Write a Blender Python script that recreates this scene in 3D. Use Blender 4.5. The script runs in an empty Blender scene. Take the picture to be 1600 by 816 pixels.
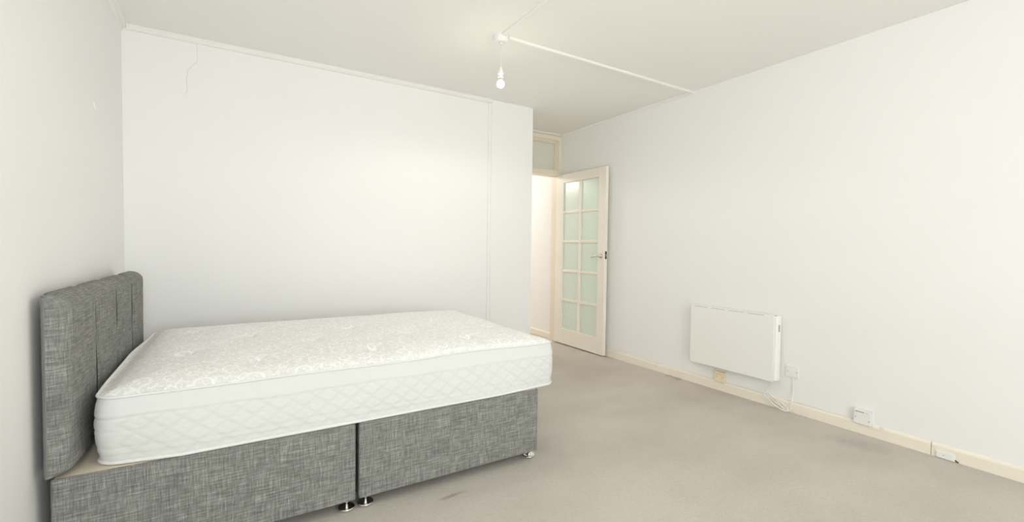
import bpy, bmesh, math, random
from math import sin, cos, pi, sqrt, exp
from mathutils import Vector, Matrix, noise

C = bpy.context.scene.collection
SC = bpy.context.scene

# ------------------------------------------------------------------ camera
YAW, PIT, ROL, FPX, CAMH = 0.5509, 0.0324, 0.0129, 703.62, 1.133
F = Vector((sin(YAW)*cos(PIT), cos(YAW)*cos(PIT), -sin(PIT)))
Rr = Vector((cos(YAW), -sin(YAW), 0)); Uu = Rr.cross(F)
R2 = cos(ROL)*Rr + sin(ROL)*Uu; U2 = -sin(ROL)*Rr + cos(ROL)*Uu
cd = bpy.data.cameras.new('camera'); cd.sensor_width = 36; cd.lens = FPX/1600*36
cd.clip_start = 0.02
cam = bpy.data.objects.new('camera', cd); C.objects.link(cam)
m = Matrix(((R2.x, U2.x, -F.x, 0), (R2.y, U2.y, -F.y, 0), (R2.z, U2.z, -F.z, CAMH), (0, 0, 0, 1)))
cam.matrix_world = m
SC.camera = cam

# ------------------------------------------------------------------ world, lights, exposure
w = bpy.data.worlds.new('sky'); SC.world = w; w.use_nodes = True
w.node_tree.nodes['Background'].inputs[0].default_value = (0.80, 0.90, 1.0, 1)
w.node_tree.nodes['Background'].inputs[1].default_value = 1.0
SC.view_settings.view_transform = 'Standard'; SC.view_settings.look = 'None'
SC.view_settings.exposure = 0.09; SC.view_settings.gamma = 1
SC.cycles.max_bounces = 16; SC.cycles.diffuse_bounces = 10; SC.cycles.transparent_max_bounces = 12
SC.cycles.use_denoising = True

def light(name, kind, loc, rot, energy, color, **k):
    d = bpy.data.lights.new(name, kind); d.energy = energy; d.color = color
    for a, b in k.items(): setattr(d, a, b)
    o = bpy.data.objects.new(name, d); C.objects.link(o); o.location = loc; o.rotation_euler = rot
    return o
# daylight through the wide window in the wall behind the photographer
light('window_daylight', 'AREA', (0.5, -2.92, 1.4), (pi/2, 0, 0), 86, (0.945, 0.985, 1.0), shape='RECTANGLE', size=1.6, size_y=1.6)
# added fill light: low disc beside the camera, aimed up to brighten the ceiling
light('bounce_fill', 'AREA', (0.35, 0.1, 0.6), (pi, 0, 0), 16, (1.0, 0.99, 0.965), shape='DISK', size=0.8)
# hallway ceiling lamp beyond the door
light('hall_lamp', 'POINT', (2.2, 5.5, 2.2), (0, 0, 0), 26, (1.0, 0.955, 0.89), shadow_soft_size=0.12)

# ------------------------------------------------------------------ room measures (metres)
H, BY, RX, LX, PX, DY = 2.464, 3.639, 3.3135, -0.587, 2.45, 4.297
RY = -2.8     # wall behind the camera

# ------------------------------------------------------------------ materials
def mat(name, col, rough=0.6, metal=0.0, spec=0.5):
    m = bpy.data.materials.new(name); m.use_nodes = True
    b = m.node_tree.nodes['Principled BSDF']
    b.inputs['Base Color'].default_value = (*col, 1); b.inputs['Roughness'].default_value = rough
    b.inputs['Metallic'].default_value = metal; b.inputs['Specular IOR Level'].default_value = spec
    return m
class NT:
    def __init__(s, m): s.t = m.node_tree; s.b = s.t.nodes['Principled BSDF']
    def n(s, typ, ins=None, **k):
        x = s.t.nodes.new(typ)
        for a, b in k.items(): setattr(x, a, b)
        for a, b in (ins or {}).items(): s.set(x.inputs[a], b)
        return x
    def set(s, sock, v):
        if isinstance(v, bpy.types.NodeSocket): s.t.links.new(v, sock)
        else: sock.default_value = v
    def math(s, op, a, b=0.0, c=None):
        x = s.n('ShaderNodeMath', operation=op); s.set(x.inputs[0], a); s.set(x.inputs[1], b)
        if c is not None: s.set(x.inputs[2], c)
        return x.outputs[0]
    def noise(s, vec, scale, detail=3, rough=0.5, out='Fac'):
        return s.n('ShaderNodeTexNoise', {'Vector': vec, 'Scale': scale, 'Detail': detail, 'Roughness': rough}).outputs[out]
    def mapping(s, vec, sc, loc=(0,0,0)):
        return s.n('ShaderNodeMapping', {'Vector': vec, 'Scale': sc, 'Location': loc}).outputs[0]
    def ramp(s, fac, stops):
        r = s.n('ShaderNodeValToRGB', {'Fac': fac}); e = r.color_ramp.elements
        while len(e) < len(stops): e.new(0.5)
        for i, (p, c) in enumerate(stops): e[i].position = p; e[i].color = (*c, 1) if len(c) == 3 else c
        return r.outputs[0]
    def rng(s, v, a, b, c, d):
        return s.n('ShaderNodeMapRange', {0: v, 1: a, 2: b, 3: c, 4: d}).outputs[0]
    def mix(s, f, a, b):
        x = s.n('ShaderNodeMix', data_type='RGBA'); s.set(x.inputs[0], f); s.set(x.inputs[6], a); s.set(x.inputs[7], b)
        return x.outputs[2]
    def bump(s, h, st, dist):
        s.t.links.new(s.n('ShaderNodeBump', {'Height': h, 'Strength': st, 'Distance': dist}).outputs[0], s.b.inputs['Normal'])
    def obj(s): return s.n('ShaderNodeTexCoord').outputs['Object']
    def uv(s): return s.n('ShaderNodeTexCoord').outputs['UV']
    def col(s, v): s.set(s.b.inputs['Base Color'], v)

def paint(name, col, rough=0.75, bump=0.12, var=0.015):
    m = mat(name, col, rough, spec=0.3); t = NT(m); o = t.obj()
    n1 = t.noise(o, 1.3, 3); c2 = tuple(max(0, c*(1-var*2)) for c in col)
    t.col(t.mix(n1, (*col, 1), (*c2, 1)))
    t.bump(t.math('ADD', t.noise(o, 160, 2), t.math('MULTIPLY', t.noise(o, 6, 3), 4.0)), bump, 0.002)
    return m
M = {}
M['wall'] = paint('white_wall_paint', (0.888, 0.884, 0.880))
M['ceil'] = paint('ceiling_paint', (0.885, 0.875, 0.85), 0.85)
M['trim'] = paint('white_gloss_trim', (0.87, 0.86, 0.83), 0.4, 0.05)
M['cream'] = paint('cream_gloss_paint', (0.86, 0.78, 0.66), 0.35, 0.06, 0.03)
M['door'] = paint('door_cream_paint', (0.91, 0.855, 0.77), 0.35, 0.05, 0.02)
M['transom'] = paint('transom_panel', (0.76, 0.74, 0.68), 0.35, 0.03)
M['plastic'] = mat('white_plastic', (0.86, 0.86, 0.85), 0.3)
M['heater'] = mat('heater_white_enamel', (0.885, 0.885, 0.86), 0.45)
M['yellow'] = mat('yellowed_plastic', (0.85, 0.73, 0.51), 0.35)
M['greyslot'] = mat('grey_slot', (0.38, 0.38, 0.36), 0.6)
M['dark'] = mat('dark_cavity', (0.03, 0.03, 0.03), 0.8)
M['screw'] = mat('screw_metal', (0.5, 0.5, 0.48), 0.35, 1)
M['chrome'] = mat('chrome', (0.72, 0.71, 0.68), 0.12, 1)
M['brass'] = mat('dull_brass', (0.62, 0.42, 0.25), 0.35, 1)
M['latch'] = mat('dark_latch', (0.10, 0.06, 0.04), 0.5, 0.4)
M['satin'] = mat('satin_nickel', (0.68, 0.66, 0.60), 0.25, 1)
M['crack'] = mat('hairline_plaster', (0.70, 0.67, 0.63), 0.9)
M['stain'] = mat('dark_pull', (0.28, 0.26, 0.23), 0.95)
M['seam_shade'] = mat('seam_shade_grey', (0.055, 0.056, 0.053), 0.95)  # crevice shade between headboard channels, put into the colour
M['tuft'] = mat('white_felt_tuft', (0.90, 0.90, 0.89), 0.9)

# skirting: cream pine paint with worn nail spots
m = M['skirt'] = mat('skirting_paint', (0.87, 0.80, 0.69), 0.4); t = NT(m); o = t.obj()
v = t.n('ShaderNodeTexVoronoi', {'Vector': t.mapping(o, (9, 9, 9)), 'Scale': 1.0, 'Randomness': 1.0}).outputs['Distance']
spot = t.rng(v, 0.06, 0.14, 1, 0)
g = t.noise(t.mapping(o, (30, 1.5, 40)), 1.0, 4)
base = t.mix(g, (0.90, 0.84, 0.74, 1), (0.86, 0.79, 0.68, 1))
t.col(t.mix(t.math('MULTIPLY', spot, 0.55), base, (0.66, 0.60, 0.45, 1)))
t.bump(t.noise(o, 40, 3), 0.15, 0.002)

# carpet
m = M['carpet'] = mat('beige_grey_carpet', (0.5, 0.46, 0.41), 0.95, spec=0.1); t = NT(m); o = t.obj()
fine = t.noise(o, 420, 2, 0.6); med = t.noise(o, 55, 4, 0.7); big = t.noise(t.mapping(o, (1, 1.6, 1)), 1.6, 4, 0.55)
c = t.ramp(t.math('ADD', t.math('MULTIPLY', fine, 0.40), t.math('ADD', t.math('MULTIPLY', med, 0.25), t.math('MULTIPLY', t.noise(o, 150, 3, 0.7), 0.35))),
           [(0.32, (0.57, 0.52, 0.47)), (0.5, (0.695, 0.642, 0.585)), (0.68, (0.79, 0.735, 0.675))])
c = t.mix(t.rng(big, 0.35, 0.72, 0.0, 0.30), c, (0.43, 0.385, 0.33, 1))
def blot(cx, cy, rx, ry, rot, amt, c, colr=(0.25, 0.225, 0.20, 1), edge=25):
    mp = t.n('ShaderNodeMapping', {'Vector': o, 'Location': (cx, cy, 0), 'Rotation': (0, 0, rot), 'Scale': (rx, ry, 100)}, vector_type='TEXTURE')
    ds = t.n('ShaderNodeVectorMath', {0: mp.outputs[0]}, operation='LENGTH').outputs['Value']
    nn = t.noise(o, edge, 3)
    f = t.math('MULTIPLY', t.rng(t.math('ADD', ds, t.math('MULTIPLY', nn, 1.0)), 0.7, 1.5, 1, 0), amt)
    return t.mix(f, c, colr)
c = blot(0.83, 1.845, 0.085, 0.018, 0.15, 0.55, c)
c = blot(3.10, 1.17, 0.12, 0.20, 0.3, 0.22, c)
c = blot(2.95, 2.0, 0.22, 0.5, 0.1, 0.10, c)
c = blot(2.75, 3.2, 0.5, 0.7, 0.1, 0.24, c, (0.40, 0.325, 0.235, 1), 4)
t.col(c)
t.bump(t.math('ADD', fine, t.math('MULTIPLY', med, 1.5)), 0.8, 0.005)

# grey slub-weave linen
m = M['linen'] = mat('grey_slub_linen', (0.2, 0.2, 0.2), 0.92, spec=0.15); t = NT(m); u = t.uv()
hz = t.noise(t.mapping(u, (22, 420, 1)), 1.0, 2, 0.6)
vt = t.noise(t.mapping(u, (420, 22, 1), (3, 5, 0)), 1.0, 2, 0.6)
hz2 = t.noise(t.mapping(u, (8, 170, 1), (9, 1, 0)), 1.0, 2, 0.6)
vt2 = t.noise(t.mapping(u, (170, 8, 1), (1, 9, 0)), 1.0, 2, 0.6)
cl = t.noise(u, 14, 2)
def mul(a, k): return t.math('MULTIPLY', a, k)
sm = t.math('ADD', t.math('ADD', mul(hz, .26), mul(vt, .26)), t.math('ADD', t.math('ADD', mul(hz2, .23), mul(vt2, .19)), mul(cl, .06)))
t.col(t.ramp(sm, [(0.36, (0.09, 0.091, 0.087)), (0.5, (0.225, 0.227, 0.214)), (0.63, (0.45, 0.452, 0.43))]))
t.bump(sm, 0.7, 0.003)

# mattress damask panel: scroll swirls, each in a cell of its own
m = M['damask'] = mat('white_scroll_damask', (0.8, 0.8, 0.78), 0.55, spec=0.3); t = NT(m); u = t.uv()
def swirl(scale, off, k, wd, turns):
    mp = t.mapping(u, (scale, scale, 0), off)
    vo = t.n('ShaderNodeTexVoronoi', {'Vector': mp, 'Scale': 1.0, 'Randomness': 0.75}, voronoi_dimensions='2D')
    dv = t.n('ShaderNodeVectorMath', {0: mp, 1: vo.outputs['Position']}, operation='SUBTRACT').outputs[0]
    sp = t.n('ShaderNodeSeparateXYZ', {0: dv}); x, y = sp.outputs[0], sp.outputs[1]
    r = vo.outputs['Distance']; a = t.math('ARCTAN2', y, x)
    rc = t.n('ShaderNodeSeparateColor', {0: vo.outputs['Color']})
    sg = t.math('SIGN', t.math('SUBTRACT', rc.outputs[0], 0.5))
    ph = t.math('MULTIPLY', rc.outputs[1], 6.283)
    s_ = t.math('SINE', t.math('ADD', t.math('ADD', t.math('MULTIPLY', t.math('MULTIPLY', a, sg), k), ph), t.math('MULTIPLY', r, turns)))
    ln = t.rng(s_, 1-wd*1.6, 1-wd*0.7, 0, 1)
    edge = t.rng(r, 0.5, 0.62, 1, 0)
    return t.math('MULTIPLY', ln, edge)
s1 = swirl(12.5, (0.3, 0.7, 0), 1.0, 0.20, 12.0)
s2 = swirl(19.0, (4.1, 2.2, 0), 2.0, 0.24, 10.0)
s3 = swirl(36.0, (7.7, 1.2, 0), 3.0, 0.42, 6.0)
pat = t.math('MAXIMUM', s1, t.math('MAXIMUM', t.math('MULTIPLY', s2, 0.8), t.math('MULTIPLY', s3, 0.7)))
t.col(t.mix(pat, (0.785, 0.785, 0.775, 1), (0.935, 0.935, 0.93, 1)))
t.set(t.b.inputs['Roughness'], t.rng(pat, 0, 1, 0.75, 0.5))
t.bump(t.math('ADD', pat, t.math('MULTIPLY', t.noise(u, 300, 2), 0.3)), 0.25, 0.002)

m = M['border'] = mat('white_knit_border', (0.72, 0.722, 0.718), 0.7, spec=0.25); t = NT(m); u = t.uv()
qa = t.n('ShaderNodeAttribute', attribute_name='quilt').outputs['Fac']
t.col(t.mix(qa, (0.73, 0.733, 0.728, 1), (0.665, 0.67, 0.66, 1)))
t.bump(t.noise(u, 500, 2), 0.15, 0.001)
m = M['piping'] = mat('white_piping', (0.79, 0.79, 0.785), 0.6, spec=0.3)
m = M['board'] = paint('beige_board', (0.74, 0.65, 0.53), 0.7, 0.05, 0.03)

# translucent pale-green obscured glass
m = M['glass'] = mat('obscured_green_glass', (0.86, 0.965, 0.88), 0.35); t = NT(m)
tr = t.n('ShaderNodeBsdfTransparent', {'Color': (0.93, 0.975, 0.94, 1)})
gl = t.n('ShaderNodeBsdfGlossy', {'Color': (0.95, 1, 0.97, 1), 'Roughness': 0.25})
tl = t.n('ShaderNodeBsdfTranslucent', {'Color': (0.84, 0.93, 0.87, 1)})
ms1 = t.n('ShaderNodeMixShader', {0: 0.12, 1: t.b.outputs[0], 2: tl.outputs[0]})
ms2 = t.n('ShaderNodeMixShader', {0: 0.14, 1: ms1.outputs[0], 2: tr.outputs[0]})
ms3 = t.n('ShaderNodeMixShader', {0: 0.10, 1: ms2.outputs[0], 2: gl.outputs[0]})
t.t.links.new(ms3.outputs[0], t.t.nodes['Material Output'].inputs[0])
t.bump(t.noise(t.obj(), 70, 2), 0.3, 0.002)
m = M['clear'] = mat('window_glass', (0.9, 0.95, 0.95), 0.05); t = NT(m)
tr = t.n('ShaderNodeBsdfTransparent', {'Color': (0.97, 0.99, 0.98, 1)})
ms = t.n('ShaderNodeMixShader', {0: 0.04, 1: tr.outputs[0], 2: t.b.outputs[0]})
t.t.links.new(ms.outputs[0], t.t.nodes['Material Output'].inputs[0])
m = M['bulb'] = mat('lit_bulb', (1, 0.95, 0.88), 0.3)
m.node_tree.nodes['Principled BSDF'].inputs['Emission Color'].default_value = (1.0, 0.86, 0.66, 1)
m.node_tree.nodes['Principled BSDF'].inputs['Emission Strength'].default_value = 50

# ------------------------------------------------------------------ mesh helpers
def tag(o, label=None, cat=None, group=None, kind=None):
    for k, v in (('label', label), ('category', cat), ('group', group), ('kind', kind)):
        if v: o[k] = v
    return o
def obj(name, bm, m, parent=None, smooth=False, uv=False):
    me = bpy.data.meshes.new(name)
    bmesh.ops.recalc_face_normals(bm, faces=bm.faces)
    if uv:
        L = bm.loops.layers.uv.verify()
        for f in bm.faces:
            n = f.normal; a = max(range(3), key=lambda i: abs(n[i]))
            for l in f.loops:
                c = l.vert.co
                l[L].uv = (c.y+7.3, c.z) if a == 0 else ((c.x, c.z) if a == 1 else (c.x, c.y))
    bm.to_mesh(me); bm.free()
    for x in (m if isinstance(m, (list, tuple)) else [m]): me.materials.append(x)
    if smooth: me.polygons.foreach_set('use_smooth', [True]*len(me.polygons))
    o = bpy.data.objects.new(name, me); C.objects.link(o)
    if parent: o.parent = parent; o.matrix_parent_inverse = Matrix.Translation(-Vector(parent.location))
    return o
def thing(name, label, cat, loc, group=None):
    o = bpy.data.objects.new(name, None); o.empty_display_size = 0.1; o.location = loc; C.objects.link(o)
    return tag(o, label, cat, group)
def struct(name, bm, m, parent=None, **k):
    o = obj(name, bm, m, parent, **k)
    if not parent: o['kind'] = 'structure'
    return o
def box(bm, x0, x1, y0, y1, z0, z1, bev=0, seg=2):
    r = bmesh.ops.create_cube(bm, size=1)
    for v in r['verts']: v.co = Vector(((x0+x1)/2+v.co.x*(x1-x0), (y0+y1)/2+v.co.y*(y1-y0), (z0+z1)/2+v.co.z*(z1-z0)))
    if bev:
        es = {e for v in r['verts'] for e in v.link_edges}
        bmesh.ops.bevel(bm, geom=list(es), offset=bev, segments=seg, affect='EDGES', profile=0.5)
    return bm
def B(*a, **k): return box(bmesh.new(), *a, **k)
def lathe(bm, prof, center, axis=2, n=32):
    """prof: list of (radius, height along axis)"""
    c = Vector(center); rings = []
    ax = [Vector((1,0,0)), Vector((0,1,0)), Vector((0,0,1))]
    w_, u_, v_ = ax[axis], ax[(axis+1) % 3], ax[(axis+2) % 3]
    for r, h in prof:
        if r < 1e-6: rings.append([bm.verts.new(c+w_*h)])
        else: rings.append([bm.verts.new(c+w_*h+u_*r*cos(2*pi*i/n)+v_*r*sin(2*pi*i/n)) for i in range(n)])
    for a, b in zip(rings, rings[1:]):
        for i in range(n):
            j = (i+1) % n
            if len(a) == 1 and len(b) == 1: continue
            if len(a) == 1: bm.faces.new((a[0], b[j], b[i]))
            elif len(b) == 1: bm.faces.new((a[i], a[j], b[0]))
            else: bm.faces.new((a[i], a[j], b[j], b[i]))
    return bm
def smoothpath(pts, n=8):
    P = [Vector(p) for p in pts]; out = []
    for i in range(len(P)-1):
        p0, p1, p2, p3 = P[max(i-1, 0)], P[i], P[i+1], P[min(i+2, len(P)-1)]
        for k in range(n):
            s = k/n
            out.append(0.5*((2*p1)+(-p0+p2)*s+(2*p0-5*p1+4*p2-p3)*s*s+(-p0+3*p1-3*p2+p3)*s**3))
    out.append(P[-1]); return out
def tube(bm, path, r, n=8, closed=False):
    rings = []; N = len(path); up = Vector((0.13, 0.21, 0.97)).normalized()
    for i, p in enumerate(path):
        if closed: d = path[(i+1) % N]-path[i-1]
        else: d = path[min(i+1, N-1)]-path[max(i-1, 0)]
        d.normalize()
        if abs(d.dot(up)) > 0.98: up = Vector((0.9, 0.3, 0.1)).normalized()
        a = d.cross(up).normalized(); b = d.cross(a)
        rings.append([bm.verts.new(p+a*r*cos(2*pi*k/n)+b*r*sin(2*pi*k/n)) for k in range(n)])
    for i in range(N if closed else N-1):
        A, D = rings[i], rings[(i+1) % N]
        for k in range(n): bm.faces.new((A[k], A[(k+1) % n], D[(k+1) % n], D[k]))
    if not closed: bm.faces.new(rings[0]); bm.faces.new(rings[-1][::-1])
    return bm
def extrude_profile(bm, prof, p0, p1, out, up=Vector((0,0,1))):
    """prof: (outward, up) polygon swept straight from p0 to p1"""
    p0, p1, out = Vector(p0), Vector(p1), Vector(out)
    A = [bm.verts.new(p0+out*a+up*b) for a, b in prof]; D = [bm.verts.new(p1+out*a+up*b) for a, b in prof]
    n = len(prof)
    for i in range(n): bm.faces.new((A[i], A[(i+1) % n], D[(i+1) % n], D[i]))
    bm.faces.new(A[::-1]); bm.faces.new(D); return bm

# ------------------------------------------------------------------ the setting
T = 0.1
struct('floor', B(LX-T, RX+T, RY-T, 7.2, -0.1, 0), M['carpet'])
struct('ceiling', B(LX-T, RX+T, RY-T, 7.2, H, H+0.1), M['ceil'])
SKW = 0.03                                          # the left wall is not quite square to the rest
def lx(y): return LX+SKW*(BY-y)
bm = B(LX-T, LX, RY-T, BY, 0, H)
for v in bm.verts:
    if v.co.x > LX-T/2: v.co.x = lx(v.co.y)
struct('wall_left', bm, M['wall'])
wr = struct('wall_right', B(RX, RX+T, RY-T, 7.2, 0, H), M['wall'])
wb = struct('wall_back', B(LX-T, PX, BY, DY+0.1, 0, H), M['wall'])
struct('wall_hall_end', B(LX-T, RX, 7.1, 7.2, 0, H), M['wall'])
struct('wall_hall_side', B(0.9, 1.0, DY+0.1, 7.1, 0, H), M['wall'])
bm = bmesh.new()                                   # wall behind the camera, around its window
WX0, WX1, WZ0, WZ1 = -0.3, 1.3, 0.6, 2.2
box(bm, LX, WX0, RY-T, RY, 0, H); box(bm, WX1, RX, RY-T, RY, 0, H)
box(bm, WX0, WX1, RY-T, RY, 0, WZ0); box(bm, WX0, WX1, RY-T, RY, WZ1, H)
struct('wall_rear', bm, M['wall'])
bm = bmesh.new()
for a, b in ((WX0, WX0+.05), (WX1-.05, WX1), (.47, .53)): box(bm, a, b, RY-.08, RY-.02, WZ0, WZ1)
for a, b in ((WZ0, WZ0+.05), (WZ1-.05, WZ1)): box(bm, WX0+.05, WX1-.05, RY-.078, RY-.022, a, b)
wn = struct('window_1', bm, M['trim'])
for a, b in ((WX0+.05, .47), (.53, WX1-.05)): obj('pane', B(a, b, RY-.053, RY-.047, WZ0+.05, WZ1-.05), M['clear'], wn)

# skirting boards
SK = [(0, 0), (.014, 0), (.014, .060), (.010, .070), (.004, .074), (0, .074)]
def skirt(name, segs):
    bm = bmesh.new()
    for p0, p1, out in segs: extrude_profile(bm, SK, p0, p1, out)
    return struct(name, bm, M['skirt'])
bs = skirt('baseboard_right', [((RX, RY, 0), (RX, 0.879, 0), (-1, 0, 0)), ((RX, 0.882, 0), (RX, DY, 0), (-1, 0, 0))])
skirt('baseboard_hall', [((RX, DY+.1, 0), (RX, 7.1, 0), (-1, 0, 0))])
skirt('baseboard_back', [((LX, BY, 0), (PX, BY, 0), (0, -1, 0))])
skirt('baseboard_left', [((lx(RY), RY, 0), (lx(BY-.014), BY-.014, 0), (1, 0, 0))])

# ceiling beads
BD = [(0, 0), (.020, 0), (.020, -.008), (.014, -.015), (.006, -.020), (0, -.020)]
def bead(name, p0, p1, out, m='trim', prof=BD):
    return struct(name, extrude_profile(bmesh.new(), prof, p0, p1, out), M[m])
bead('trim_1', (LX+.026, BY, H), (1.995, BY, H), (0, -1, 0), prof=[(0, 0), (.022, 0), (.022, -.018), (.014, -.030), (0, -.034)])
bead('trim_2', (lx(RY), RY, H), (LX, BY, H), (1, 0, 0), m='ceil', prof=[(0, 0), (.026, 0), (.022, -.016), (.008, -.022), (.006, -.040), (0, -.044)])
bead('trim_3', (RX, 2.52, H), (RX, DY, H), (-1, 0, 0), m='ceil')
bead('trim_4', (PX, DY, H), (RX-.026, DY, H), (0, -1, 0))
# upright strip on the back wall where the boxed-in column starts
struct('trim_5', B(1.962, 1.992, BY-.010, BY, .074, H-.034, bev=.003), M['wall'])
bm = bmesh.new()   # boxed-in column face, a touch proud of the wall
box(bm, 1.996, PX, BY-.004, BY, .074, H)
struct('trim_6', bm, M['wall'])

# hairline crack in the plaster
pts = [(-.206, 2.43), (-.205, 2.37), (-.207, 2.32), (-.236, 2.285), (-.246, 2.262), (-.262, 2.245), (-.258, 2.222), (-.266, 2.19), (-.262, 2.15), (-.264, 2.11), (-.275, 2.095)]
pp = smoothpath([(x, BY, z) for x, z in pts], 3)
rnd = random.Random(4)
pp = [p+Vector((rnd.uniform(-.002, .002), 0, 0)) for p in pp]
obj('plaster_crack', tube(bmesh.new(), pp, .0016, 4), M['crack'], wb)

# door frame (cream) with transom over
bm = bmesh.new()
JL, JR, JX = PX, PX+.03, RX-.055
y0, y1 = DY-.012, DY+.112
box(bm, JX, RX, y0, y1, 0, H-.028, bev=.003)                   # right jamb
box(bm, PX, PX+.035, y0, y1, 0, H-.028, bev=.003)              # left jamb
box(bm, PX+.035, JX, y0, y1, 2.385, H-.028, bev=.003)          # head
box(bm, PX+.035, JX, y0-.004, y1, 1.972, 2.030, bev=.004)      # transom rail
fr = struct('trim_7', bm, M['cream'])
bm = bmesh.new()                                               # stepped mouldings round the transom light
for k, (wd, yy) in enumerate(((.016, DY+.006), (.030, DY+.020))):
    zt, zb_ = 2.385-wd, 2.030+wd*.6
    box(bm, PX+.035, JX, yy, y1-.01-k*.01, zt, 2.385)
    box(bm, PX+.035, JX, yy, y1-.01-k*.01, 2.030, zb_)
    box(bm, JX-wd, JX, yy, y1-.01-k*.01, zb_, zt)
    box(bm, PX+.035, PX+.035+wd, yy, y1-.01-k*.01, zb_, zt)
wt = struct('window_2', bm, M['cream'])
obj('pane', B(PX+.06, JX-.026, DY+.045, DY+.051, 2.045, 2.360), M['transom'], wt)

# glazed door, open flat towards the right wall
DX0, DX1, DF, DH, DT = 3.232, 3.270, 3.447, 4.283, 1.968       # near/far face, free edge, hinge edge, top
dr = struct('door_1', B(DX0, DX1, DF, DF+.105, .012, DT, bev=.002), M['door'])
def dpart(nm, *a, **k): return obj(nm, B(*a, **k), M['door'], dr)
gy = [(DF+.105, DF+.388), (DF+.424, DF+.702)]                  # glass columns
dpart('stile', DX0, DX1, gy[1][1], DH, .012, DT, bev=.002)
dpart('rail', DX0, DX1, gy[0][0], gy[1][1], .012, .186, bev=.002)
dpart('rail', DX0, DX1, gy[0][0], gy[1][1], 1.870, DT, bev=.002)
dpart('mullion', DX0+.003, DX1-.003, gy[0][1], gy[1][0], .186, 1.870, bev=.004)
zz = [.186+(1.870-.186)*k/5 for k in range(6)]
for k in range(1, 5):
    for a, b in gy: dpart('glazing_bar', DX0+.004, DX1-.004, a, b, zz[k]-.014, zz[k]+.014, bev=.004)
pane0 = None
for k in range(5):
    for a, b in gy:
        za, zb = zz[k]+(.014 if k else 0), zz[k+1]-(.014 if k < 4 else 0)
        obj('pane', B(DX0+.018, DX0+.023, a, b, za, zb), M['glass'], dr)
# handle
bm = bmesh.new(); hy, hz = DF+.052, 1.045
lathe(bm, [(0, 0), (.024, 0), (.024, -.005), (.018, -.009), (.010, -.010), (.009, -.042), (0, -.044)], (DX0, hy, hz), axis=0, n=24)
tube(bm, smoothpath([(DX0-.038, hy-.006, hz), (DX0-.042, hy+.03, hz+.002), (DX0-.040, hy+.075, hz-.006), (DX0-.034, hy+.115, hz-.014)]), .0085, 10)
h = obj('door_handle', bm, M['satin'], dr, smooth=True); h['label'] = 'silver lever handle'
bm = B(DX0+.008, DX0+.030, DF-.0015, DF+.002, 1.015, 1.095)
h = obj('latch_plate', bm, M['latch'], dr); h['label'] = 'dark brown latch plate on the door edge'
obj('latch_bolt', B(DX0+.013, DX0+.026, DF-.008, DF+.002, 1.045, 1.063, bev=.002), M['brass'], h)
for z_ in (.25, 1.0, 1.72):
    obj('hinge', lathe(bmesh.new(), [(0, 0), (.006, 0), (.006, .09), (0, .09)], (DX0+.030, DH+.0055, z_), n=12), M['brass'], dr)

# ------------------------------------------------------------------ surface trunking and pendant light
def trunk(name, p0, p1, out, label, wd=.036, dp=.016):
    prof = [(-wd/2, 0), (-wd/2, -dp*.75), (-wd/2+.004, -dp), (wd/2-.004, -dp), (wd/2, -dp*.75), (wd/2, 0)]
    o = obj(name, extrude_profile(bmesh.new(), prof, p0, p1, out), M['trim']); return tag(o, label, 'trunking', 'cable trunking on the ceiling')
RXP, RYP = 1.443, 2.515
trunk('cable_trunking', (RXP+.045, 2.505, H), (RX, 2.505, H), (0, 1, 0), 'white cable trunking on the ceiling running from the light rose to the right wall')
trunk('cable_trunking', (1.440, RYP-.045, H), (1.440, RY, H), (1, 0, 0), 'white cable trunking on the ceiling from the light rose towards the camera side')
pl = thing('pendant_lamp', 'bare glowing bulb on a white flex hanging from a round ceiling rose', 'lamp', (RXP, RYP, H))
obj('ceiling_rose', lathe(bmesh.new(), [(0, 0), (.050, 0), (.050, -.012), (.046, -.014), (.046, -.036), (.040, -.042), (.010, -.044), (.008, -.052), (0, -.053)], (RXP, RYP, H), n=40), M['plastic'], pl, smooth=False)
obj('flex', tube(bmesh.new(), [Vector((RXP, RYP, H-.05)), Vector((RXP, RYP, 2.34)), Vector((RXP, RYP, 2.262))], .0026, 8), M['plastic'], pl, smooth=True)
obj('lamp_holder', lathe(bmesh.new(), [(0, 2.272), (.006, 2.270), (.011, 2.252), (.016, 2.240), (.016, 2.236), (.0195, 2.234), (.0195, 2.226), (.0165, 2.224), (.0165, 2.205), (0, 2.205)], (RXP, RYP, 0), n=28), M['plastic'], pl)
bc = obj('bulb_cap', lathe(bmesh.new(), [(0, 2.207), (.012, 2.207), (.012, 2.193), (.010, 2.189), (0, 2.189)], (RXP, RYP, 0), n=24), M['brass'], pl, smooth=True)
R_ = .0235; cz = 2.164
prof = [(.010, 2.191), (.011, cz+R_*.92)]+[(R_*sin(a), cz+R_*cos(a)) for a in [0.55+i*(pi-.55)/12 for i in range(13)]]
prof[-1] = (0, cz-R_)
light('bulb_light', 'SPOT', (RXP, RYP, 2.132), (0, 0, 0), 10, (1.0, 0.95, 0.88), spot_size=math.radians(178), spot_blend=0.35, shadow_soft_size=0.02)
obj('bulb', lathe(bmesh.new(), prof, (RXP, RYP, 0), n=28), M['bulb'], pl, smooth=True)

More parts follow.
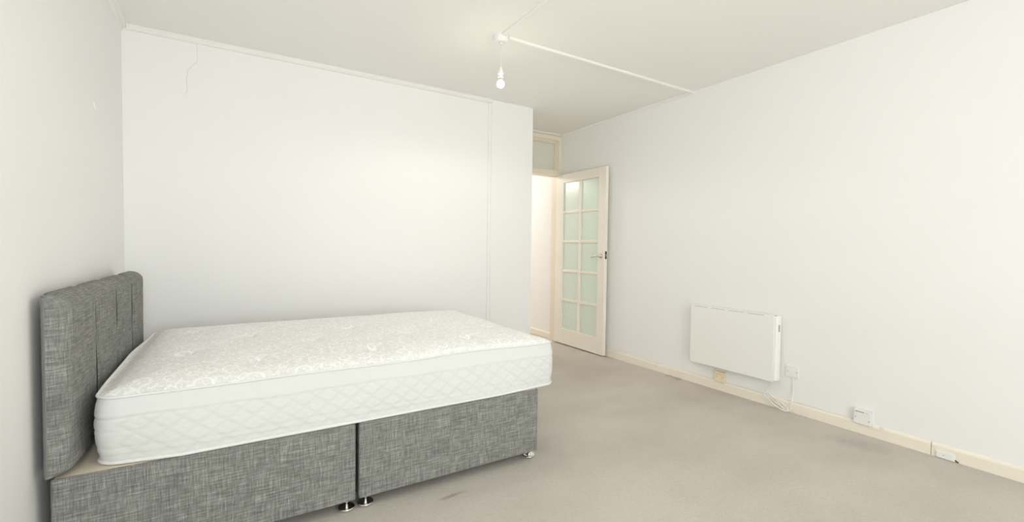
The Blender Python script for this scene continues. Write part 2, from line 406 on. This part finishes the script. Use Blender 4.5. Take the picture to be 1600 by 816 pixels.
# ------------------------------------------------------------------ wall-mounted panel heater
HY0, HY1, HZ0, HZ1, HX = 1.700, 2.405, .195, .668, RX-.078
ht = thing('panel_heater', 'white flat electric panel heater mounted low on the right wall', 'heater', (RX, (HY0+HY1)/2, HZ0))
bm = B(HX+.012, RX-.016, HY0+.004, HY1-.006, HZ0+.012, HZ1-.004, bev=.006)
obj('body', bm, M['heater'], ht)
bm = bmesh.new(); box(bm, HX, HX+.012, HY0+.022, HY1, HZ0, HZ1, bev=.004, seg=3)
obj('front_panel', bm, M['heater'], ht)
bm = bmesh.new()
extrude_profile(bm, [(0, 0), (0, .006), (.002, .011), (.006, .015), (.012, .018), (.020, .020), (.048, .021), (.052, .018), (.052, 0)], (HX+.003, HY0+.022, HZ0+.012), (HX+.003, HY0+.022, HZ1-.006), (1, 0, 0), up=Vector((0, -1, 0)))
sc_ = obj('side_cap', bm, M['heater'], ht)
obj('control_switch', B(HX+.020, HX+.034, HY0-.0005, HY0+.003, HZ1-.115, HZ1-.065, bev=.001), M['greyslot'], ht)
for k in range(4):
    a = HY1-.035-k*.150
    obj('vent_slot', B(HX+.016, HX+.030, a-.125, a, HZ1-.006, HZ1-.0032), M['greyslot'], ht)
    obj('vent_lip', B(HX-.0006, HX+.001, a-.125, a, HZ1-.0075, HZ1-.0045), M['greyslot'], ht)
bm = lathe(bmesh.new(), [(0, 0), (.014, 0), (.014, .002), (0, .002)], (HX+.030, HY0+.035, HZ1-.0045), n=20)
obj('control_dial', bm, M['greyslot'], ht)
for yy in (HY0+.12, HY1-.12): obj('bracket', B(RX-.017, RX, yy-.015, yy+.015, HZ0+.06, HZ1-.06), M['greyslot'], ht)
cx = RX-.030
fx = RX-.024
pth = [(cx, 1.745, .215), (cx, 1.760, .165), (fx, 1.788, .110), (fx, 1.785, .080), (fx-.004, 1.750, .058), (fx-.008, 1.700, .034), (fx-.006, 1.655, .018), (fx-.010, 1.640, .012),
       (fx-.012, 1.660, .010), (fx-.010, 1.700, .050), (fx-.014, 1.745, .088), (fx-.012, 1.778, .102), (fx-.018, 1.795, .084), (fx-.016, 1.760, .048), (fx-.018, 1.710, .020), (fx-.020, 1.662, .006),
       (fx-.018, 1.632, .014), (fx-.014, 1.640, .034), (fx-.016, 1.690, .062), (fx-.018, 1.740, .082), (fx-.018, 1.770, .076), (fx-.022, 1.735, .036), (fx-.020, 1.680, .012), (fx-.018, 1.640, .006),
       (fx-.012, 1.615, .030), (fx-.002, 1.612, .090), (RX-.012, 1.612, .160), (RX-.008, 1.620, .232)]
cd_ = obj('power_cord', tube(bmesh.new(), smoothpath(pth, 7), .0034, 8), M['plastic'], ht, smooth=True)

# fused spur, yellowed blank plate, junction box, little junction cover
def plate(name, label, yc, zc, m, w_=.086, h_=.086, d=.010, x=RX, cat='wall plate'):
    t = thing(name, label, cat, (x, yc, zc-h_/2))
    bm = box(bmesh.new(), x-d, x, yc-w_/2, yc+w_/2, zc-h_/2, zc+h_/2, bev=.0035, seg=3)
    obj('plate', bm, M[m], t); return t
def screw(t, x, y, z, m='screw', r=.004):
    s = obj('screw', lathe(bmesh.new(), [(0, -.0012), (r*.8, -.0012), (r, 0), (r, .001), (0, .001)], (x, y, z), axis=0, n=14), M[m], t)
t = plate('fused_spur', 'white fused spur plate on the wall right of the heater with its cord', 1.628, .284, 'plastic', d=.009)
screw(t, RX-.009, 1.628+.030, .284); screw(t, RX-.009, 1.628-.030, .284)
obj('fuse_carrier', B(RX-.0125, RX-.008, 1.628-.012, 1.628+.010, .268, .300, bev=.0015), M['plastic'], t)
obj('cord_outlet', lathe(bmesh.new(), [(0, 0), (.0055, 0), (.0055, .008), (0, .008)], (RX-.008, 1.620, .233), n=12), M['plastic'], t)
t = plate('blank_plate', 'yellowed square socket plate on the skirting below the heater', 2.165, .112, 'yellow', w_=.082, h_=.082, d=.028)
screw(t, RX-.028, 2.165+.027, .112); screw(t, RX-.028, 2.165-.027, .112)
obj('plate_ridge', B(RX-.0285, RX-.0275, 2.165-.030, 2.165+.030, .132, .1335), M['greyslot'], t)
t = plate('junction_box', 'deep white telephone socket box standing on the right skirting', 1.200, .110, 'plastic', w_=.090, h_=.090, d=.034, cat='socket')
XF = RX-.034
obj('socket_slot', B(XF-.0008, XF+.002, 1.190, 1.236, .137, .143), M['greyslot'], t)
obj('label_strip', B(XF-.0006, XF+.002, 1.172, 1.182, .137, .1385), M['greyslot'], t)
screw(t, XF, 1.235, .104); screw(t, XF, 1.164, .092)
obj('cover_seam', B(XF+.012, XF+.0135, 1.1545, 1.2455, .0645, .1555), M['greyslot'], t)
XS = RX-.014
t = thing('cable_cover', 'small white cable cover at the foot of the skirting near the right edge', 'cover', (XS, .819, 0))
obj('cover', B(XS-.010, XS, .780, .858, .002, .040, bev=.003), M['plastic'], t)
screw(t, XS-.010, .825, .021, r=.003)
obj('cable_end', tube(bmesh.new(), smoothpath([(XS-.004, .781, .012), (XS-.006, .774, .008), (XS-.005, .766, .004)]), .003, 6), M['dark'], t)
# old flex clipped along the top of the skirting
pth = [(RX-.004, 3.42-k*.12, .0775+.0012*sin(k*1.7)) for k in range(19)]
tag(obj('telephone_wire', tube(bmesh.new(), smoothpath(pth, 3), .0026, 6), M['trim'], smooth=True), 'thin white painted wire running along the top of the right skirting', 'wire')
# loose carpet pulls by the skirting
bm = bmesh.new()
tube(bm, smoothpath([(3.250, 2.66, .003), (3.270, 2.62, .008), (3.262, 2.57, .004), (3.284, 2.54, .007), (3.262, 2.51, .004), (3.245, 2.55, .003)]), .0016, 5)
tag(obj('loose_thread', bm, M['stain']), 'dark loose thread on the carpet against the right skirting', 'thread')
# small hook on the left wall
t = thing('wall_hook', 'tiny white hook high on the left wall above the headboard', 'hook', (lx(2.862), 2.862, 1.745))
HKX, HKY = lx(2.862), 2.862
obj('hook_back', B(HKX, HKX+.003, HKY-.006, HKY+.006, 1.762, 1.788, bev=.0015), M['plastic'], t)
obj('hook_arm', tube(bmesh.new(), smoothpath([(HKX+.003, HKY, 1.765), (HKX+.006, HKY, 1.754), (HKX+.012, HKY, 1.752), (HKX+.015, HKY, 1.760)]), .0022, 8), M['plastic'], t, smooth=True)

# ------------------------------------------------------------------ divan bed
BX0, GX0, GX1, BX1, BY0, BY1, BZ0, BZ1 = -.503, .430, .443, 1.368, 1.941, 3.290, .048, .377
def divan(label, x0, x1, feet):
    t = thing('divan_base', label, 'bed base', ((x0+x1)/2, (BY0+BY1)/2, 0), 'the two halves of the divan')
    bm = bmesh.new(); box(bm, x0, x1, BY0, BY1, BZ0, BZ1)
    ve = [e for e in bm.edges if abs((e.verts[0].co-e.verts[1].co).z) > .1]
    bmesh.ops.bevel(bm, geom=ve, offset=.010, segments=4, affect='EDGES', profile=.5)
    he = [e for e in bm.edges if abs((e.verts[0].co-e.verts[1].co).z) < .001 and len(e.link_faces) == 2 and any(abs(f.normal.z) > .9 for f in e.link_faces)]
    bmesh.ops.bevel(bm, geom=he, offset=.004, segments=2, affect='EDGES', profile=.5)
    bmesh.ops.subdivide_edges(bm, edges=[e for e in bm.edges if e.calc_length() > .3], cuts=10, use_grid_fill=True)
    rr = random.Random(x0)
    for v in bm.verts:
        if BZ0+.01 < v.co.z < BZ1-.01: pass
    obj('fabric_box', bm, M['linen'], t, uv=True)
    obj('top_board', B(x0+.008, x1-.008, BY0+.008, BY1-.008, BZ1-.004, BZ1+.0005), M['board'], t)
    for fx_, fy_ in feet:
        f = obj('glide_foot', lathe(bmesh.new(), [(0, .001), (.024, 0), (.031, .004), (.034, .010), (.033, .014), (.030, .0155), (.027, .014), (.012, .018), (0, .018)], (fx_, fy_, 0), n=36), M['chrome'], t, smooth=True)
        f['label'] = 'round chrome glide foot'
        obj('stem', lathe(bmesh.new(), [(.008, .015), (.008, .030), (.012, .034), (.012, BZ0+.002), (0, BZ0+.002)], (fx_, fy_, 0), n=20), M['chrome'], f, smooth=True)
    return t
divan('grey linen divan base half at the headboard end of the bed', BX0, GX0, [(.398, BY0+.032), (BX0+.05, BY0+.034), (.398, BY1-.04), (BX0+.05, BY1-.04)])
divan('grey linen divan base half at the foot end of the bed nearer the door', GX1, BX1, [(.477, BY0+.032), (BX1-.026, BY0+.046), (.477, BY1-.04), (BX1-.034, BY1-.046)])

# headboard: backing board and four padded upright panels
hb = thing('headboard', 'grey linen headboard with four padded upright panels against the left wall', 'headboard', (-.53, 2.62, .386))
HYa, HYb, HZa, HZb = 1.925, 3.300, .388, .968
obj('backing_board', B(-.512, -.500, HYa+.006, HYb-.006, HZa+.004, HZb-.005), M['linen'], hb, uv=True)
def roll(e, r): return 1.0 if e >= r else sqrt(max(0, 1-(1-e/r)**2))
for k in range(4):
    a, b = HYa+(HYb-HYa)*k/4, HYa+(HYb-HYa)*(k+1)/4
    bm = bmesh.new(); ny, nz = 44, 64; G = []; XI = []
    def warp(i, n): s = i/n; return .5-.5*cos(pi*s) if True else s
    for i in range(ny+1):
        row = []
        for j in range(nz+1):
            y = a+(b-a)*warp(i, ny); z = HZa+(HZb-HZa)*warp(j, nz)
            eo = min(y-a if k else 9, b-y if k < 3 else 9); ez = min(z-HZa, HZb-z)
            eL = (y-a) if k == 0 else 9; eR = (b-y) if k == 3 else 9
            t_ = .054*roll(min(eL, eR), .040)*roll(HZb-z, .050)*roll(z-HZa, .022)
            g_ = .0065*(1-roll(eo, .055))
            wr_ = .0035*(noise.noise(Vector((y*5+k*3, z*2.2, 1)))+.5*noise.noise(Vector((y*11, z*7, k))))
            wr_ += .0022*exp(-((y-a-.03)/.02)**2)*sin(z*38+y*20)*(k > 0)
            x = -.503+max(.001, t_ - g_*min(1, t_/.03) + (wr_+.006*sin(pi*(y-a)/(b-a)))*min(1, t_/.05))
            # outer corners are softly rounded and the hem dips between channels
            dz = 0
            if z > (HZa+HZb)/2:
                e = min(eL, eR, 0.05); dz = -.012*(1-min(1, e/.05))**2 - .014*(1-roll(eo, .07))
                dz *= ((z-HZa)/(HZb-HZa))**4
            XI.append((y, z, .054*roll(min(eL, eR), .040), .054*roll(HZb-z, .050))); row.append(bm.verts.new((x, y, z+dz)))
        G.append(row)
    for i in range(ny):
        for j in range(nz): bm.faces.new((G[i][j], G[i+1][j], G[i+1][j+1], G[i][j+1]))
    if k:      # pulled-in join to the last channel; dark tube paints in its crevice shade
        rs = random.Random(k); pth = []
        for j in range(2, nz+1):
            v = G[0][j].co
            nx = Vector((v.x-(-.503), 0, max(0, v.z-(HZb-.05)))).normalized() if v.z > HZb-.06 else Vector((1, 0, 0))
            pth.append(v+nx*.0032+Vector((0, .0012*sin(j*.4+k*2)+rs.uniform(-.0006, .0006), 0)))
        obj('seam_shade', tube(bmesh.new(), pth, .0024, 6), M['seam_shade'], hb, smooth=True)
    # back skin closing the pad
    loop = [G[i][0] for i in range(ny+1)]+[G[ny][j] for j in range(1, nz+1)]+[G[i][nz] for i in range(ny-1, -1, -1)]+[G[0][j] for j in range(nz-1, 0, -1)]
    back = [bm.verts.new((-.509, v.co.y, v.co.z)) for v in loop]
    for i in range(len(loop)):
        j = (i+1) % len(loop); bm.faces.new((loop[i], back[i], back[j], loop[j]))
    bm.faces.new(back)
    o = obj('padded_panel', bm, M['linen'], hb, smooth=True, uv=False)
    L = o.data.uv_layers.new(name='UVMap')
    for lp in o.data.loops:
        c = XI[lp.vertex_index] if lp.vertex_index < len(XI) else (lambda q: (q.y, q.z, q.x, q.x))(o.data.vertices[lp.vertex_index].co)
        L.data[lp.index].uv = (c[0]+(c[2] if k < 2 else -c[2]), c[1]-c[3]+2)

# mattress
MX0, MX1, MY0, MY1, MZ0, MZ1 = -.395, 1.492, 1.977, 3.285, .3785, .607
mt = thing('mattress', 'white damask mattress with piped edges lying on the grey divan', 'mattress', ((MX0+MX1)/2, (MY0+MY1)/2, MZ0))
CR = .055
def perim(step=.0075):
    pts = []
    def seg(x0, y0, x1, y1):
        n = max(1, int(round(math.hypot(x1-x0, y1-y0)/step)))
        d = Vector((y1-y0, x0-x1)).normalized()
        for i in range(n): pts.append((Vector((x0+(x1-x0)*i/n, y0+(y1-y0)*i/n)), d))
    def arc(cx_, cy_, a0):
        n = 9
        for i in range(n):
            a = a0+pi/2*i/n; pts.append((Vector((cx_+CR*cos(a), cy_+CR*sin(a))), Vector((cos(a), sin(a)))))
    seg(MX0+CR, MY0, MX1-CR, MY0); arc(MX1-CR, MY0+CR, -pi/2)
    seg(MX1, MY0+CR, MX1, MY1-CR); arc(MX1-CR, MY1-CR, 0)
    seg(MX1-CR, MY1, MX0+CR, MY1); arc(MX0+CR, MY1-CR, pi/2)
    seg(MX0, MY1-CR, MX0, MY0+CR); arc(MX0+CR, MY0+CR, pi)
    return pts
PR = perim(); NP = len(PR)
S = [0.0]
for i in range(1, NP): S.append(S[-1]+(PR[i][0]-PR[i-1][0]).length)
def wob(x, y, seed, amp): return amp*noise.noise(Vector((x*1.9, y*1.9, seed)))
def edge_pt(i, top):
    p, d = PR[i]; p = p.copy()
    if top:
        off = wob(p.x, p.y, 3.3, .012); z = MZ1+wob(p.x, p.y, 9.1, .008)
        if d.x < -.9: off += -0.0+.018*sin(pi*(p.y-MY0)/(MY1-MY0))
        if d.y < -.9: off += -.030*exp(-((p.x-1.05)/.28)**2)
    else:
        off = wob(p.x, p.y, 5.7, .008); z = MZ0+.009
        if d.y < -.9: off += .035*min(1, max(0, (p.x-MX0-.03)/.20))*min(1, max(0, (MX1-p.x)/.35))
    return p+d*off, d, z
ETOP = [edge_pt(i, True) for i in range(NP)]; EBOT = [edge_pt(i, False) for i in range(NP)]
# border
NZ = 64; bm = bmesh.new(); rows = []; ql = bm.verts.layers.float.new('quilt')
def tri(x): x = x % 1.0; return abs(2*x-1)
for j in range(NZ+1):
    s = j/NZ; row = []
    for i in range(NP):
        pb, d, zb = EBOT[i]; pt_, _, zt = ETOP[i]
        p = pb.lerp(pt_, s); z = zb+(zt-zb)*s
        hw = s*.222; qv = 0.0
        b_ = .015*(1-(2*s-1)**2)**.75
        # channel stitching lines running round the border
        for zc, amp in ((.150+.003*sin(S[i]*9)+.002*sin(S[i]*23), .0030), (.103+.003*sin(S[i]*7+1), .0010), (.046+.003*sin(S[i]*8+2), .0013), (.022, .0014)):
            b_ -= amp*exp(-((hw-zc)/.0048)**2)
        # quilted lozenges below the upper channel
        if hw < .160:
            fa = min(1, (.160-hw)/.012)*min(1, hw/.012)
            a1 = (S[i]/.088+hw/.064); a2 = (S[i]/.088-hw/.064)
            g_ = max(exp(-((tri(a1)-1)/.13)**2), exp(-((tri(a2)-1)/.13)**2))
            q = max(abs(tri(a1)-.35), abs(tri(a2)-.35))
            g2 = exp(-((q-.33)/.07)**2)
            if d.x < -.05: fa *= .4
            b_ += fa*(-.0026*g_-.0008*g2); qv = fa*min(1, g_+.45*g2)
        for zc in (.150+.003*sin(S[i]*9)+.002*sin(S[i]*23), .022): qv = max(qv, .5*exp(-((hw-zc)/.0030)**2))
        b_ += .0030*noise.noise(Vector((S[i]*5, hw*9, 2.0)))+.0012*noise.noise(Vector((S[i]*22, hw*30, 7.0)))
        q_ = p+d*b_
        vv = bm.verts.new((q_.x, q_.y, z)); vv[ql] = qv; row.append(vv)
    rows.append(row)
for j in range(NZ):
    for i in range(NP):
        k = (i+1) % NP; bm.faces.new((rows[j][i], rows[j][k], rows[j+1][k], rows[j+1][i]))
bm.faces.new(rows[0][::-1])
obj('side_border', bm, M['border'], mt, smooth=True, uv=True)
# top panel
tufts = []
for r_, (ty, tx0) in enumerate(((2.165, .06), (2.43, .31), (2.715, .055), (3.02, .315))):
    x_ = tx0-1.0
    while x_ < MX1-.06:
        if x_ > MX0+.08: tufts.append((x_+.004*sin(r_*5+x_*9), ty+.006*sin(x_*7)))
        x_ += .502
segs_ = []
for i, a in enumerate(tufts):
    for b in tufts[i+1:]:
        if .25 < math.hypot(a[0]-b[0], a[1]-b[1]) < .45: segs_.append((a, b))
def topz(x, y):
    d = max(0, min(x-MX0, MX1-x, y-MY0, MY1-y))
    dc = sqrt(min(x-MX0, MX1-x, .35)*min(y-MY0, MY1-y, .35)) if d > 0 else 0
    h = .036*(1-exp(-d/.065))+.012*min(1, dc/.35)
    h -= .0030*exp(-((d-.022)/.005)**2)
    for tx, ty in tufts:
        r2 = (x-tx)**2+(y-ty)**2
        if r2 < .06: h -= .016*exp(-r2/.0011)+.008*exp(-r2/.010)
    for a, b in segs_:
        ax, ay = b[0]-a[0], b[1]-a[1]; L2 = ax*ax+ay*ay; s = ((x-a[0])*ax+(y-a[1])*ay)/L2
        if -.05 < s < 1.05:
            dd = abs((x-a[0])*ay-(y-a[1])*ax)/sqrt(L2)
            if dd < .03:
                e = min(abs(s), abs(1-s)); h -= .0042*exp(-(dd/.007)**2)*exp(-(e/.22)**2)
    h += .0035*noise.noise(Vector((x*3.5, y*3.5, 4)))+.0012*noise.noise(Vector((x*11, y*11, 8)))
    return h
bm = bmesh.new(); NR = 96; cxm, cym = (MX0+MX1)/2, (MY0+MY1)/2; rows = []
for r_ in range(NR):
    s = 1-(r_/NR); s = s if r_ > 6 else 1-(r_/NR)*1.0
    row = []
    for i in range(NP):
        pt_, d, zt = ETOP[i]; x, y = cxm+(pt_.x-cxm)*s, cym+(pt_.y-cym)*s
        z = MZ1+(zt-MZ1)*max(0, 1-(r_/NR)*5)+(topz(x, y) if r_ else 0)
        row.append(bm.verts.new((x, y, z)))
    rows.append(row)
for j in range(NR-1):
    for i in range(NP):
        k = (i+1) % NP; bm.faces.new((rows[j][i], rows[j][k], rows[j+1][k], rows[j+1][i]))
cv = bm.verts.new((cxm, cym, MZ1+topz(cxm, cym)))
for i in range(NP): bm.faces.new((rows[-1][i], rows[-1][(i+1) % NP], cv))
obj('top_panel', bm, M['damask'], mt, smooth=True, uv=True)
obj('piping', tube(bmesh.new(), [Vector((p.x+d.x*.004, p.y+d.y*.004, z)) for p, d, z in ETOP], .0048, 8, closed=True), M['piping'], mt, smooth=True)
obj('piping', tube(bmesh.new(), [Vector((p.x+d.x*.003, p.y+d.y*.003, z-.002)) for p, d, z in EBOT], .0066, 8, closed=True), M['piping'], mt, smooth=True)
tz = None
for tx, ty in tufts:
    z = MZ1+topz(tx, ty); bm = bmesh.new()
    for k in range(7):
        a = 2*pi*k/7+tx*9; lathe(bm, [(0, .0005), (.0035, .0015), (.0045, .004), (.003, .006), (0, .007)], (tx+.0055*cos(a), ty+.0055*sin(a), z), n=6)
    lathe(bm, [(0, .001), (.005, .002), (.005, .006), (0, .009)], (tx, ty, z), n=8)
    obj('tuft', bm, M['tuft'], mt, smooth=True)
